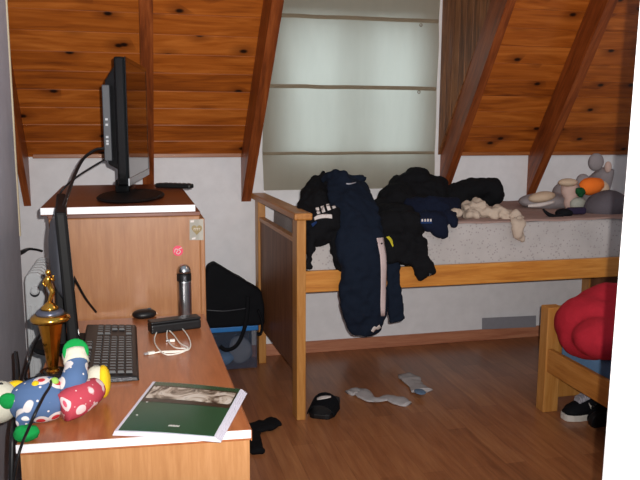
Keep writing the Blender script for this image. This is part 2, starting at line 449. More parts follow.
# window
mb = MB(); a = .05
for q in ((wx0, wx0+a, wz0, wz1), (wx1-a, wx1, wz0, wz1), (wx0, wx1, wz0, wz0+a), (wx0, wx1, wz1-a, wz1), ((wx0+wx1)/2-.03, (wx0+wx1)/2+.03, wz0, wz1)):
    mb.box(q[0], q[1], WY+.07, WY+.12, q[2], q[3])
win = struct('window_1', mb, M_door, bevel=.004)
MB().box(wx0+a, wx1-a, WY+.09, WY+.096, wz0+a, wz1-a).build('pane', M_glass, win)
# near door jamb on the right
mb = MB().prism([(.729, .955, 0), (.92, .955, 0), (.92, .955, 2.3), (.752, .955, 2.3)], (0, .045, 0))
jam = struct('door_1', mb, M_door, bevel=.003)

# ------------------------------------------------------------ roman blind
bl = thing('roman_blind', 'cream linen roman blind with dark tape bands in front of the dormer window', 'window blind', (1.31, 4.34, 1.04))
rods = [2.46, 2.055, 1.654, 1.262]
def by(x, z):
    y = 4.345
    for zz in rods: y -= 0
    k = 0
    for hi, lo in zip(rods, rods[1:]+[1.044]):
        if lo <= z <= hi: k = math.sin(math.pi*(hi-z)/(hi-lo)); break
    y -= .018*k*(.6+.4*noise.noise(Vector((x*3, z*2, 0))))
    y += .008*noise.noise(Vector((x*9+z*2, z*1.5, 3)))+.004*noise.noise(Vector((x*22-z*3, z*2, 8)))
    return y
rows = []
for i in range(90):
    z = 1.044+(2.62-1.044)*i/89
    sag = .008*noise.noise(Vector((z*3, 0, 5)))
    x0 = .752+sag+.03*max(0, 1.25-z)*(z < 1.25)
    rows.append([Vector((x0+(1.842-x0)*j/59, by(x0+(1.842-x0)*j/59, z), z)) for j in range(60)])
MB().grid(rows).build('linen', M_blind, bl, smooth=True, label='cream translucent linen')
for k_, zz in enumerate(rods):
    rows = []
    for j in range(50):
        x = .756+(1.838-.756)*j/49; y = by(x, zz); dz = .004*noise.noise(Vector((x*5, zz, 1)))
        h = .0115 if k_ < 3 else .009
        rows.append([Vector((x, y-.004, zz-h+dz)), Vector((x, y-.011, zz+dz)), Vector((x, y-.004, zz+h+dz)), Vector((x, y+.004, zz+dz))])
    MB().rings(rows).build('rod_pocket', M_rod, bl, smooth=False, label='dark tape band')
for px, py in ((421, 25), (419, 92)):
    p = P(px, py, y=4.33); t = [p+Vector((.008*math.cos(a*.785), 0, .008*math.sin(a*.785))) for a in range(9)]
    MB().tube(t, .0028, 6, 3).build('cord_ring', M_rod, bl, smooth=True)
MB().box(.75, 1.845, 4.35, 4.40, 2.60, 2.65).build('head_rail', M_door, bl)

# ------------------------------------------------------------ desk
dk = thing('desk', 'light beech desk with reddish top and white edge at front left', 'desk', (0, 2.1, 0))
top = [(-.264, 1.642, .724), (.246, 1.602, .724), (.238, 2.672, .724), (-.264, 2.672, .724)]
MB().prism(top, (0, 0, .026)).build('top', M_desk, dk, bevel=.002, label='reddish brown desk top')
MB().hexa([Vector((-.265, 1.640, .7305)), Vector((.247, 1.600, .7305)), Vector((.247, 1.602, .7305)), Vector((-.265, 1.642, .7305)),
           Vector((-.265, 1.640, .7495)), Vector((.247, 1.600, .7495)), Vector((.247, 1.602, .7495)), Vector((-.265, 1.642, .7495))]).build('front_edge', M_white, dk, label='white front edge band')
MB().hexa([Vector(q) for q in ((.246, 1.60, .724), (.248, 1.60, .724), (.240, 2.672, .724), (.238, 2.672, .724), (.246, 1.60, .7495), (.248, 1.60, .7495), (.240, 2.672, .7495), (.238, 2.672, .7495))]).build('side_edge', M_desk, dk)
MB().prism([(-.258, 1.648, 0), (.244, 1.609, 0), (.244, 1.629, 0), (-.258, 1.668, 0)], (0, 0, .7235)).build('end_panel', M_panel, dk, bevel=.001)
MB().box(-.258, .244, 2.65, 2.670, 0, .7235).build('end_panel', M_panel, dk, bevel=.001)
MB().box(-.256, -.238, 1.668, 2.65, .30, .7235).build('back_panel', M_panel, dk)

# ------------------------------------------------------------ cabinet
cb = thing('cabinet', 'tall beech cabinet with dark top carrying the television', 'cabinet', (0, 3.05, 0))
MB().box(-.284, .234, 2.690, 3.56, .06, 1.112).build('body', M_cab, cb, bevel=.004)
MB().box(-.27, .225, 2.71, 3.54, 0, .06).build('plinth', M_darktop, cb)
MB().box(.234, .252, 2.70, 3.12, .08, 1.10).build('door', M_cab, cb, bevel=.003)
MB().box(.234, .252, 3.126, 3.55, .08, 1.10).build('door', M_cab, cb, bevel=.003)
MB().box(-.286, .236, 2.688, 3.562, 1.112, 1.127).build('top', M_darktop, cb, bevel=.002, label='dark brown top')
MB().box(-.305, .216, 2.662, 3.56, 1.127, 1.156).build('upper_board', M_darktop, cb, bevel=.002, label='dark brown board with white front edge')
MB().box(-.305, .216, 2.659, 2.662, 1.131, 1.1545).build('front_edge', M_white, cb, bevel=.0005, label='white front edge band')
# stickers on the side
def patch(pts, y, th=.0015):
    return MB().prism([P(*p, y=y) for p in pts], (0, -th, 0))
yb = 2.690
st = patch([(189.5, 219.5), (203.5, 219), (203.5, 240), (189.5, 240)], yb).build('sticker', M_stick, cb, label='clear square sticker with gold heart badge')
heart = []
for i in range(28):
    t = 2*math.pi*i/28; x = 16*math.sin(t)**3; y = 13*math.cos(t)-5*math.cos(2*t)-2*math.cos(3*t)-math.cos(4*t)
    heart.append((196.8+x*.33, 229.5-y*.36))
patch(heart, yb-.0016, .001).build('badge', M_goldst, st)
for i in range(4):
    x = 193.8+i*1.75
    patch([(x, 228), (x+.35, 228), (x+.35, 230.4), (x, 230.4)], yb-.0027, .0004).build('letter', M_print, st)
    patch([(x, 228), (x+1.1, 228), (x+1.1, 228.6), (x, 228.6)], yb-.0027, .0004).build('letter', M_print, st)
patch([(190.4, 220.5), (194, 220.2), (194, 222.2), (190.4, 222.5)], yb-.0016, .0006).build('white_fleck', M_print, st)  # small white patches near two corners of the clear film
patch([(192, 238), (195.5, 237), (195.5, 239), (192, 239.6)], yb-.0016, .0006).build('white_fleck', M_print, st)
sk = patch([(178+5.2*math.cos(2*math.pi*i/20), 250.8+5.2*math.sin(2*math.pi*i/20)) for i in range(20)], yb).build('sticker', M_red_st, cb, label='round pink sticker with white squiggle')
pts = [P(px, py, y=yb-.002) for px, py in ((174.5, 252.5), (175.5, 249), (178, 250), (176.5, 252.8), (178.5, 254), (180.5, 251.5), (178.8, 249.4), (182, 247.6))]
MB().tube(pts, .0014, 6, 4).build('squiggle', M_print, sk, smooth=True)

# ------------------------------------------------------------ television on the cabinet
a0, a1 = Vector((-.010, 2.85, 0)), Vector((.076, 3.45, 0))
ud = (a1-a0).normalized(); nd = Vector((ud.y, -ud.x, 0))
tv = thing('television', 'black flat screen television standing on dark cabinet top', 'television', (0.03, 3.12, 1.156), math.atan2(ud.y, ud.x))
# local axes: +x along the screen, -y faces the room (screen side)
Lt = (a1-a0).length
mid = (a0+a1)/2; tvloc = Vector((mid.x, mid.y, 1.156)); tv.location = tvloc
def tvb(x0, x1, y0, y1, z0, z1, name, mat, bev=.004, par=tv, label=None):
    return MB().box(x0, x1, y0, y1, z0-1.156, z1-1.156).build(name, mat, par, bevel=bev, world=False, label=label)
h = Lt/2
tvb(-h, h, 0.002, .042, 1.208, 1.680, 'casing', M_gloss, .008)
tvb(-h+.02, h-.02, -.001, .003, 1.238, 1.662, 'screen', M_screen, .0005, label='dark reflective screen')
tvb(-h, h, -.002, .003, 1.209, 1.237, 'bezel', M_silver, .001, label='silver lower bezel')
tvb(-h, -h+.02, -.002, .003, 1.237, 1.68, 'bezel', M_gloss, .001)
tvb(h-.02, h, -.002, .003, 1.237, 1.68, 'bezel', M_gloss, .001)
tvb(-h+.02, h-.02, -.002, .003, 1.662, 1.68, 'bezel', M_gloss, .001)
bb = MB(); bb.hexa([Vector(q) for q in ((-h+.04, .042, .11), (h-.04, .042, .11), (h-.1, .085, .13), (-h+.06, .085, .13), (-h+.04, .042, .50), (h-.04, .042, .50), (h-.1, .085, .44), (-h+.06, .085, .44))])
bb.build('back_shell', M_black, tv, bevel=.006, world=False)
pb = tvb(-h+.03, -h+.2, .064, .092, 1.30, 1.58, 'port_panel', M_dgrey, .003, label='dark grey port panel')
for z in (1.43, 1.45, 1.385, 1.37, 1.36):
    MB().box(-h+.0285, -h+.031, .074, .083, z-1.156, z-1.156+.008).build('port', M_silver, pb, world=False)
MB().box(-.20, -.02, .015, .07, .012, .07).build('neck', M_gloss, tv, bevel=.01, world=False)
prof = [(.0, .0), (.115, .0), (.125, .006), (.118, .012), (.06, .018), (.0, .022)]
bs = MB()
rs = []
for r_, z_ in prof[1:]:
    rs.append([Vector((2.0*r_*math.cos(2*math.pi*i/32)-.19, 1.0*r_*math.sin(2*math.pi*i/32)+.01, z_)) for i in range(32)])
bs.rings(rs).build('base', M_matte, tv, smooth=False, world=False)
# remote control behind the base
p0 = P(192, 187.5, z=1.165); p1 = P(152, 185.2, z=1.165)
d = (p1-p0); rm = thing('remote_control', 'black remote control lying on dark cabinet top beside television base', 'remote control', (0, 0, 0), math.atan2(.34, -.12))
rm.location = ((p0+p1)/2); rm.location.z = 1.156
rm.location = (.182, 3.34, 1.156); rm.rotation_euler = (0, 0, R(150))
MB().box(-.085, .085, -.022, .022, 0, .02).build('shell', M_black, rm, bevel=.006, world=False)
for i in range(6):
    for j in range(3): MB().box(-.07+i*.022, -.058+i*.022, -.016+j*.012, -.008+j*.012, .02, .022).build('button', M_dgrey, rm, world=False)
# cables from the television
def cable(name, label, pts, r, mat=None, sm=8):
    return tag(MB().tube(pts, r, 8, sm).build(name, mat or M_black, smooth=True), label, 'cable')
cable('antenna_cable', 'black cable arching from television ports down behind the desk monitor', [P(104, 148.5, y=2.86), P(95, 150, y=2.84), P(84, 158, y=2.78), P(76, 172, y=2.66), P(70, 188, y=2.5), P(66, 200, y=2.35), P(61.5, 214, y=2.26), P(59, 226, y=2.26)], .0055)
cable('power_cable', 'thinner black cable running diagonally from television back to cabinet edge', [P(104, 160, y=2.9), P(92, 167, y=2.86), P(78, 176, y=2.80), P(66, 186, y=2.74), P(60, 194, y=2.72), P(57, 204, y=2.645), P(57, 214, y=2.64), P(58, 226, y=2.65)], .0035)
cable('monitor_cable', 'thin black cable running down the cabinet side behind the keyboard', [P(70, 270, y=2.52), P(77, 283, y=2.55), P(86, 299, y=2.6), P(96, 312, y=2.66)], .004)

# ------------------------------------------------------------ oil radiator in the corner
rd = thing('radiator', 'white finned oil radiator in the corner behind the cabinet', 'radiator', (-.455, 3.8, 0))
for i in range(7):
    y = 3.58+i*.066
    prof = [(-.497, .13), (-.415, .13), (-.411, .16), (-.411, .71), (-.418, .738), (-.436, .752), (-.474, .752), (-.490, .738), (-.497, .71)]
    f_ = MB().prism([(x, y, z) for x, z in prof], (0, .020, 0)).build('fin', M_rad, rd, bevel=.007)
    if i == 0:
        for xx in (-.484, -.458, -.432): MB().box(xx, xx+.010, y-.005, y+.002, .18, .60).build('rib', M_rad, f_, bevel=.003)
for z in (.66, .2):
    MB().tube([Vector((-.454, 3.576, z)), Vector((-.454, 4.0, z))], .022, 14, 1).build('manifold', M_dgrey, rd, smooth=True)
MB().lathe([(.0, 0), (.021, 0), (.021, .006), (.015, .009), (.013, .005), (.0, .005)], (-.454, 3.578, .67), 18, Matrix.Rotation(R(90), 3, 'X').to_4x4()).build('cap', M_rad, rd)
for y in (3.66, 3.93): MB().box(-.53, -.38, y, y+.03, 0.0, .13).build('foot', M_rad, rd, bevel=.006)
MB().box(-.444, -.464, 3.585, 3.99, .16, .69).build('core', M_dgrey, rd)  # dark grey core and manifolds stand in for shade between the fins
tag(MB().tube([P(17, 255, z=.775), P(23, 251.5, z=.775), P(29, 249, z=.768), P(36, 249.5, z=.765), P(42, 251, z=.765)], [.010, .012, .007, .006, .006], 8, 6).build('extension_cord', M_black, smooth=True), 'black cord with plug end laid over the white radiator', 'cable')

# ------------------------------------------------------------ monitor on the desk
A = Vector((-.160, 2.12, 0)); dirm = Vector((-.045, .56, 0)).normalized(); 
mon = thing('computer_monitor', 'black flat computer monitor seen edge-on at the back of the desk', 'monitor', (A.x, A.y, .75), math.atan2(dirm.y, dirm.x))
lean = .05
def mslab(x0, x1, y0, y1, z0, z1):
    f = lambda z: lean*(z-.1)
    return MB().hexa([Vector(q) for q in ((x0, y0+f(z0), z0), (x1, y0+f(z0), z0), (x1, y1+f(z0), z0), (x0, y1+f(z0), z0), (x0, y0+f(z1), z1), (x1, y0+f(z1), z1), (x1, y1+f(z1), z1), (x0, y1+f(z1), z1))])
mslab(0, .56, 0, .030, .045, .452).build('casing', M_matte, mon, bevel=.007, world=False)
mslab(.02, .54, -.002, .001, .075, .435).build('screen', M_screen, mon, world=False, label='dark screen')
rs = []
for t, w_, hh, zc in ((.028, .20, .13, .30), (.042, .17, .11, .30), (.056, .12, .08, .31), (.062, .06, .04, .31)):
    rs.append([Vector((.26+w_*math.copysign(abs(math.cos(2*math.pi*i/24))**.6, math.cos(2*math.pi*i/24)), t+lean*.2, zc+hh*math.copysign(abs(math.sin(2*math.pi*i/24))**.6, math.sin(2*math.pi*i/24)))) for i in range(24)])
MB().rings(rs).build('back_shell', M_dgrey, mon, smooth=True, world=False, label='dark grey rounded back shell')
MB().box(.22, .32, .035, .06, .01, .2).build('stand_neck', M_matte, mon, bevel=.005, world=False)
MB().lathe([(.0, 0), (.105, 0), (.11, .006), (.10, .014), (.03, .018), (0, .018)], (.25, .03, 0.0005), 28).build('stand_base', M_matte, mon, world=False)

# ------------------------------------------------------------ keyboard, mouse, case, thermos
kp = [P(88, 327.5, z=.75), P(135.5, 331, z=.75), P(135, 386, z=.75), P(81, 381, z=.75)]
c = (kp[0]+kp[1]+kp[2]+kp[3])/4
kx = ((kp[0]+kp[1])-(kp[2]+kp[3])); ang = math.atan2(kx.y, kx.x); KL = kx.length/2; KW = ((kp[1]-kp[0]).length+(kp[2]-kp[3]).length)/2
kb = thing('keyboard', 'black computer keyboard lying on the desk before the monitor', 'keyboard', (c.x, c.y, .7505), ang)
MB().hexa([Vector(q) for q in ((-KL/2, -KW/2, 0), (KL/2, -KW/2, 0), (KL/2, KW/2, 0), (-KL/2, KW/2, 0), (-KL/2+.006, -KW/2+.006, .012), (KL/2-.006, -KW/2+.006, .012), (KL/2-.006, KW/2-.006, .024), (-KL/2+.006, KW/2-.006, .024))]).build('case', M_black, kb, bevel=.004, world=False)
MB().box(-KL/2-.001, -KL/2+.003, -KW/2+.02, KW/2-.02, .004, .012).build('end_strip', M_dgrey, kb, world=False)
# the keys, row by row
cols, rws = 19, 5
for r_ in range(rws+1):
    for q in range(cols):
        if r_ == rws and q in (3, 8, 13): continue
        if r_ < rws and q in (14,): continue
        if q in (15, 16) and r_ in (1, 2): continue
        x0 = -KL/2+.028+(KL-.056)*q/cols; x1 = x0+(KL-.056)/cols*.86
        y0 = -KW/2+.018+(KW-.036)*r_/(rws+1.0)+(.006 if r_ == rws else 0); y1 = y0+(KW-.036)/(rws+1)*.82
        zt = .012+.012*((y0+y1)/2+KW/2)/KW
        if len(kb.children) < 98:
            MB().hexa([Vector(v) for v in ((x0, y0, zt), (x1, y0, zt), (x1, y1, zt+.001), (x0, y1, zt+.001), (x0+.002, y0+.002, zt+.007), (x1-.002, y0+.002, zt+.007), (x1-.002, y1-.001, zt+.008), (x0+.002, y1-.001, zt+.008))]).build('key', M_key, kb, world=False)

ms = thing('mouse', 'small round black computer mouse on the desk beside the black case', 'mouse', tuple(P(144.5, 317.5, z=.75)), R(10))
ms.location.z = .7505
MB().ell((0, 0, .013), (.043, .034, .017), e=.9).build('shell', M_black, ms, smooth=True, world=False)
MB().box(.012, .024, -.003, .003, .022, .033).build('wheel', M_dgrey, ms, world=False)

a, b_ = P(151.5, 335, z=.75), P(201.5, 328.5, z=.75)
d = b_-a; cs = thing('case', 'long black rectangular case lying on the desk before the steel flask', 'case', tuple((a+b_)/2), math.atan2(d.y, d.x)); cs.location.z = .7505
Lc = d.length
MB().box(-Lc/2, Lc/2, 0, .05, 0, .032).build('lower_shell', M_black, cs, bevel=.006, world=False, seg=3)
MB().box(-Lc/2, Lc/2, 0, .05, .0325, .041).build('lid', M_black, cs, bevel=.005, world=False, seg=3)

th = thing('flask', 'steel vacuum flask with black collar standing at the desk end', 'flask', tuple(P(184.3, 313.5, z=.75)))
th.location = (.170, 2.645, .75)
r0 = .0255
th_h = .014
MB().lathe([(0, 0), (r0*.92, 0), (r0, .004), (r0, .130), (r0*.98, .134), (0, .134)], seg=28).build('body', M_steel, th, smooth=False, world=False)
MB().lathe([(0, .134), (r0*1.02, .134), (r0*1.02, .160), (0, .160)], seg=28).build('collar', M_black, th, world=False, label='black collar')
MB().lathe([(0, .160), (r0*.98, .160), (r0*.96, .172), (r0*.8, .184), (r0*.45, .192), (0, .194)], seg=28).build('cap', M_steel, th, smooth=True, world=False)
MB().box(-.006, .006, -r0-.003, -r0+.004, .136, .155).build('latch', M_dgrey, th, bevel=.001, world=False)

# white usb cable
uz = .754
loop = [(154, 353), (163, 351.5), (176, 351), (188, 350), (190.5, 343), (186, 333), (178, 325.5), (171, 326), (167, 332), (168, 341), (175, 347.5), (186, 349), (180, 353), (166, 354.5), (157, 347), (154.5, 339), (158, 331), (166, 329), (173, 334), (180, 343), (188, 348), (178, 352), (164, 352.6)]
pts = [P(x, y, z=uz+.002*(i % 3)) for i, (x, y) in enumerate(loop)]
us = tag(MB().tube(pts, .0021, 8, 7).build('usb_cable', M_usb, smooth=True), 'white cable coiled loosely on the desk', 'cable')
for (x, y, x2, y2) in ((148, 353.5, 154.5, 352.4), (170, 340.6, 175, 340.4)):
    p, q = P(x, y, z=uz), P(x2, y2, z=uz); d = q-p; M_ = Matrix.Translation(p) @ Matrix.Rotation(math.atan2(d.y, d.x), 4, 'Z')
    MB().box(0, d.length, -.006, .006, -.0035, .0045, M_).build('plug', M_usb, us, bevel=.0015)
    MB().box(-.012, 0, -.0045, .0045, -.002, .003, M_).build('plug_tip', M_silver, us)

# ------------------------------------------------------------ trophy
tr = thing('trophy', 'gold winged cup trophy with small figure on the desk by the monitor', 'trophy', (-.226, 2.06, .75))
tr.scale = (1, 1, 1)
MB().lathe([(0, 0), (.042, 0), (.042, .016), (.034, .02), (.034, .026), (0, .026)], seg=28).build('base', M_marble, tr, smooth=False, world=False, label='black marble base')
H = .028
MB().lathe([(0, .026), (.018, .026), (.013, .03), (.017, .05+H*.3), (.021, .075+H*.5), (.026, .10+H*.8), (.031, .122+H), (.034, .136+H), (.0, .136+H)], seg=16).build('cup', M_amber, tr, smooth=False, world=False, label='amber gold fluted cup')
MB().lathe([(0, .1362+H), (.048, .1362+H), (.052, .143+H), (.050, .150+H), (.041, .156+H), (.0, .156+H)], seg=36).build('rim', M_gold, tr, smooth=True, world=False)
MB().lathe([(0, .1562+H), (.037, .1562+H), (.036, .163+H), (.029, .169+H), (0, .169+H)], seg=32).build('band', M_grcup, tr, smooth=True, world=False, label='grey band')
MB().lathe([(0, .1692+H), (.024, .1692+H), (.022, .176+H), (.013, .184+H), (.006, .190+H), (0, .192+H)], seg=28).build('lid', M_gold, tr, smooth=True, world=False)
fg = MB(); Z = .190+H
fg.tube([(0, 0, Z), (.005, 0, Z+.016), (.009, 0, Z+.030), (.004, 0, Z+.044), (-.001, 0, Z+.060), (0, 0, Z+.074), (.001, 0, Z+.081)], [.005, .006, .007, .007, .009, .0085, .0045], 12, 5)
fg.ell((.001, 0, Z+.091), (.008, .008, .0095), seg=12, vs=8)
fg.tube([(-.007, 0, Z+.072), (-.013, 0, Z+.058), (-.007, -.004, Z+.050)], [.0034, .003, .0026], 8, 4)
fg.tube([(.007, 0, Z+.072), (.014, 0, Z+.065), (.012, -.002, Z+.082)], [.0034, .003, .0026], 8, 4)
for v_ in fg.bm.verts: v_.co.z = Z+(v_.co.z-Z)*.88
fg.build('figure', M_gold, tr, smooth=True, world=False)

# ------------------------------------------------------------ plush doll on the desk corner
dl_ = thing('plush_doll', 'plush doll in blue and red floral overalls lying on the desk corner', 'plush toy', (-.2, 1.78, .75))
def pz(px, py, z): return P(px, py, z=z)
dmb = MB()
c0, c1 = pz(22, 404, .80), pz(62, 398, .80)
dmb.tube([pz(20, 402, .795), pz(30, 401, .80), pz(46, 399, .80), pz(60, 398, .798)], [.040, .050, .054, .046], 18, 6)
dmb.tube([pz(26, 412, .79), pz(24, 424, .775)], [.022, .019], 14, 4)
dmb.tube([pz(30, 388, .82), pz(24, 384, .83)], [.018, .013], 14, 4)
dmb.build('body', M_floral, dl_, remesh=.005, sm=4)
MB().tube([pz(66, 392, .80), pz(73, 383, .83), pz(76, 369, .855), pz(76, 360, .87)], [.036, .033, .028, .027], 16, 6).build('leg', M_floral, dl_, smooth=True)
MB().tube([pz(62, 408, .79), pz(74, 402, .795), pz(86, 395, .80), pz(95, 389, .80)], [.034, .038, .035, .029], 16, 6).build('leg', M_floralr, dl_, smooth=True, label='red floral leg')
q0, q1 = pz(76.5, 363, .866), pz(75, 353, .885)
ft = MB().tube([q0, q1], [.029, .031], 18, 3).build('foot', M_plwhite, dl_, smooth=True, label='white foot with green sole')
rs = (q1-q0).normalized()
MB().ell(q1+Vector((.003, -.014, .008)), (.031, .033, .008), Vector((.14, -.84, .52)).to_track_quat('Z', 'Y').to_matrix().to_4x4()).build('sole', M_green, ft, smooth=True)
q0, q1 = pz(95, 387.5, .80), pz(101, 384, .80)
ft = MB().ell(pz(96.5, 382, .80), (.030, .032, .042)).build('foot', M_plwhite, dl_, smooth=True, label='white foot with yellow sole')
MB().ell(pz(103.5, 381.5, .80), (.018, .034, .042)).build('sole', M_plyel, ft, smooth=True)
hd = MB().ell(pz(-1, 402, .80), (.047, .047, .05)).ell(pz(14, 390, .815), (.026, .022, .024)).build('head', M_plwhite, dl_, remesh=.005, sm=5, label='cream head')
hc = P(-1, 402, z=.80)
def on_sphere(px, py, c, r):
    d = ray(px, py).normalized(); oc = CAM-c; b = oc.dot(d); disc = b*b-(oc.length_squared-r*r)
    return CAM+d*(-b-math.sqrt(max(disc, 0)))
MB().ell(on_sphere(8, 401, hc, .047), (.021, .012, .019)).build('muzzle', M_green, hd, smooth=True, label='green muzzle')
MB().ell(on_sphere(1, 384.5, hc, .047), (.005, .004, .005)).build('eye', M_black, hd, smooth=True)
MB().ell(pz(24, 393, .81), (.026, .024, .026)).build('collar', M_plwhite, dl_, smooth=True, label='white collar')
MB().ell(pz(16, 384, .835), (.018, .012, .008)).build('hair_tuft', M_plyel, hd, smooth=True)
MB().ell(pz(26, 433, .768), (.028, .022, .018)).noise(.004, 80).build('hand', M_green, dl_, smooth=True, label='green hand')
MB().ell(pz(35.5, 384.5, .845), .009).build('pompom', M_plyel, dl_, smooth=True)
MB().ell(pz(54.5, 381.5, .845), .010).build('pompom', cloth('lime_plush', rgb(150, 190, 90)), dl_, smooth=True)
cable('headset_cord', 'black cord hanging over the front left corner of the desk', [P(43, 370, z=.76), P(51, 382, z=.852), P(44, 396, z=.853), P(36, 412, z=.84), P(28, 430, z=.80), P(22, 444, y=1.63), P(17, 462, y=1.625), P(13, 490, y=1.63), P(11, 540, y=1.63)], .0032)
cable('monitor_lead', 'black lead curving beside the trophy on the left desk edge', [P(42, 332, y=2.2), P(34, 345, y=2.1), P(29, 362, y=2.0), P(25, 378, z=.754), P(34, 378, z=.754), P(46, 372.5, z=.754)], .004)
cable('thick_cord', 'thick black cord dropping down the left side of the desk', [P(27, 352, y=2.2)+Vector((-.03, 0, 0)), P(26, 372, y=2.0)+Vector((-.02, 0, 0)), P(17, 400, y=1.9), P(13, 430, y=1.72), P(12, 455, y=1.68), P(11, 500, y=1.66)], .006)

# ------------------------------------------------------------ magazine at the front right corner of the desk
cz = .752
q = [P(112.5, 435, z=cz), P(152, 384, z=cz), P(247.5, 393, z=cz), P(221, 442.5, z=cz)]
def bq(u, v, z): 
    p = (q[0]*(1-u)+q[3]*u)*(1-v)+(q[1]*(1-u)+q[2]*u)*v
    return Vector((p.x, p.y, z))
mg = thing('magazine', 'green magazine with photo band on cover at the desk front corner', 'magazine', tuple(bq(.5, .5, .7505)))
def sheetq(u0, u1, v0, v1, z, th, skew=0, n=10):
    rows = []; mbx = MB()
    for i in range(n+1):
        u = u0+(u1-u0)*i/n; zz = z+.003*math.sin(math.pi*u)+.004*max(0, u-.7)
        rows.append([bq(u+skew*0, v0, zz), bq(u, v1, zz), bq(u, v1, zz+th), bq(u, v0, zz+th)])
    return mbx.rings(rows)
for k_ in range(4):
    sheetq(0.0+.004*k_, 1.0-.016*k_, 0+.004*k_, 1-.004*(3-k_), .7508+.0022*k_, .0019).build('page_block', M_paper, mg)
sheetq(.045, .93, .025, .985, .7602, .0009).build('front_cover', M_cover, mg, label='green glossy cover')
sheetq(.05, .925, .55, .9, .7612, .0004).build('photo_strip', M_coverd, mg, label='dark photo band')
random.seed(3)
sheetq(.07, .915, .625, .875, .7618, .0003).build('photo', M_photo, mg, label='grey and cream photograph')
for k_ in range(8):
    u = .475+k_*.013; zz = .7613+.003*math.sin(math.pi*u)
    MB().prism([bq(u, .125+.0, zz), bq(u+.010, .125, zz), bq(u+.010, .125+(.03 if k_ % 2 else .022), zz), bq(u, .125+.022, zz)], (0, 0, .0003)).build('title_letter', M_print, mg)
for px, py in ((137, 415), (147, 402)):
    p = P(px, py, z=.7635); MB().lathe([(0, 0), (.0028, 0), (.0028, .0004), (0, .0004)], tuple(p), 10).build('hole', M_print, mg)

# ------------------------------------------------------------ single bed along the back wall
bd = thing('single_bed', 'pine single bed with dark footboard standing along the back wall', 'bed', (1.65, 3.87, 0))
def skew(x0, x1, y0, y1, z0, z1):      # the footboard stands slightly askew
    f = lambda y: -.040*(y-3.38)
    return MB().hexa([Vector((x0+f(y0), y0, z0)), Vector((x1+f(y0), y0, z0)), Vector((x1+f(y1), y1, z0)), Vector((x0+f(y1), y1, z0)),
                      Vector((x0+f(y0), y0, z1)), Vector((x1+f(y0), y0, z1)), Vector((x1+f(y1), y1, z1)), Vector((x0+f(y1), y1, z1))])
skew(.745, .790, 3.372, 3.46, 0, .992).build('post', M_bed, bd, bevel=.004)
skew(.745, .790, 4.27, 4.355, 0, .992).build('post', M_bed, bd, bevel=.004)
skew(.728, .816, 3.352, 4.40, .992, 1.026).build('top_rail', M_bedy, bd, bevel=.008, seg=3)
skew(.758, .778, 3.46, 4.27, .22, .872).build('foot_panel', M_bpanel, bd, bevel=.002, label='dark brown footboard panel')
skew(.750, .786, 3.46, 4.27, .872, .895).build('panel_rail', M_bedy, bd, bevel=.003)
MB().box(.790, 2.95, 3.385, 3.41, .637, .742).build('side_rail', M_bedx, bd, bevel=.004)
MB().box(.755, 2.95, 4.31, 4.335, .637, .742).build('side_rail', M_bedx, bd, bevel=.004)
MB().box(2.95, 3.0, 3.372, 3.46, 0, .95).build('post', M_bed, bd, bevel=.004)
MB().box(2.95, 3.0, 4.27, 4.355, 0, .95).build('post', M_bed, bd, bevel=.004)
MB().box(2.96, 2.99, 3.46, 4.27, .3, .93).build('head_panel', M_bpanel, bd, bevel=.003)
for i in range(11):
    x = .85+i*.19
    MB().box(x, x+.08, 3.41, 4.31, .655, .675).build('slat', M_pale, bd)
mt = thing('mattress', 'mattress in pale dotted sheet with mauve top on the pine bed', 'mattress', (1.65, 3.86, .68))
mm = MB().box(.81, 2.94, 3.425, 4.30, .677, .945)
bmesh.ops.subdivide_edges(mm.bm, edges=mm.bm.edges, cuts=24, use_grid_fill=True)
mm.noise(.008, 4, 2).build('body', M_dots, mt, bevel=0, smooth=False, label='pale dotted sheet')
rows = []
for j in range(31):
    y = 3.418+(4.30-3.418)*j/30
    rows.append([Vector((.812+(2.94-.812)*i/60, y+(.006*noise.noise(Vector((i*.35, 9, 1))) if j == 0 else 0), .952+.006*noise.noise(Vector((i*.25, j*.3, 2)))-(.006 if j == 0 else 0))) for i in range(61)])
MB().grid(rows).build('top_sheet', M_mauve, mt, smooth=True, solid=.003, label='mauve top sheet')
# grey board on the wall below
tag(MB().hexa([P(482, 318, y=4.40), P(536, 315.5, y=4.40), P(536, 315.5, y=4.405), P(482, 318, y=4.405), P(482, 329.5, y=4.40), P(536, 327, y=4.40), P(536, 327, y=4.405), P(482, 329.5, y=4.405)]).build('wall_board', M_board, bevel=.001), 'grey board standing on the baseboard under the pine bed', 'board')
bpy.data.objects['wall_board'].location = (0, 0, 0)

# ------------------------------------------------------------ clothes on the bed
def blob_pile(parts):
    b = MB()
    for p in parts:
        if p[0] == 'h':
            q4 = [P(x_, y_, y=p[2]) for x_, y_ in p[1]]; b.prism(q4, (0, p[3], 0))
        elif p[0] == 'e': b.ell(p[1], p[2], p[3] if len(p) > 3 else None)
        else: b.tube(p[1], p[2], 14, 5, flat=p[3] if len(p) > 3 else 1, up=p[4] if len(p) > 4 else None)
    return b
FW = (0, -1, 0)
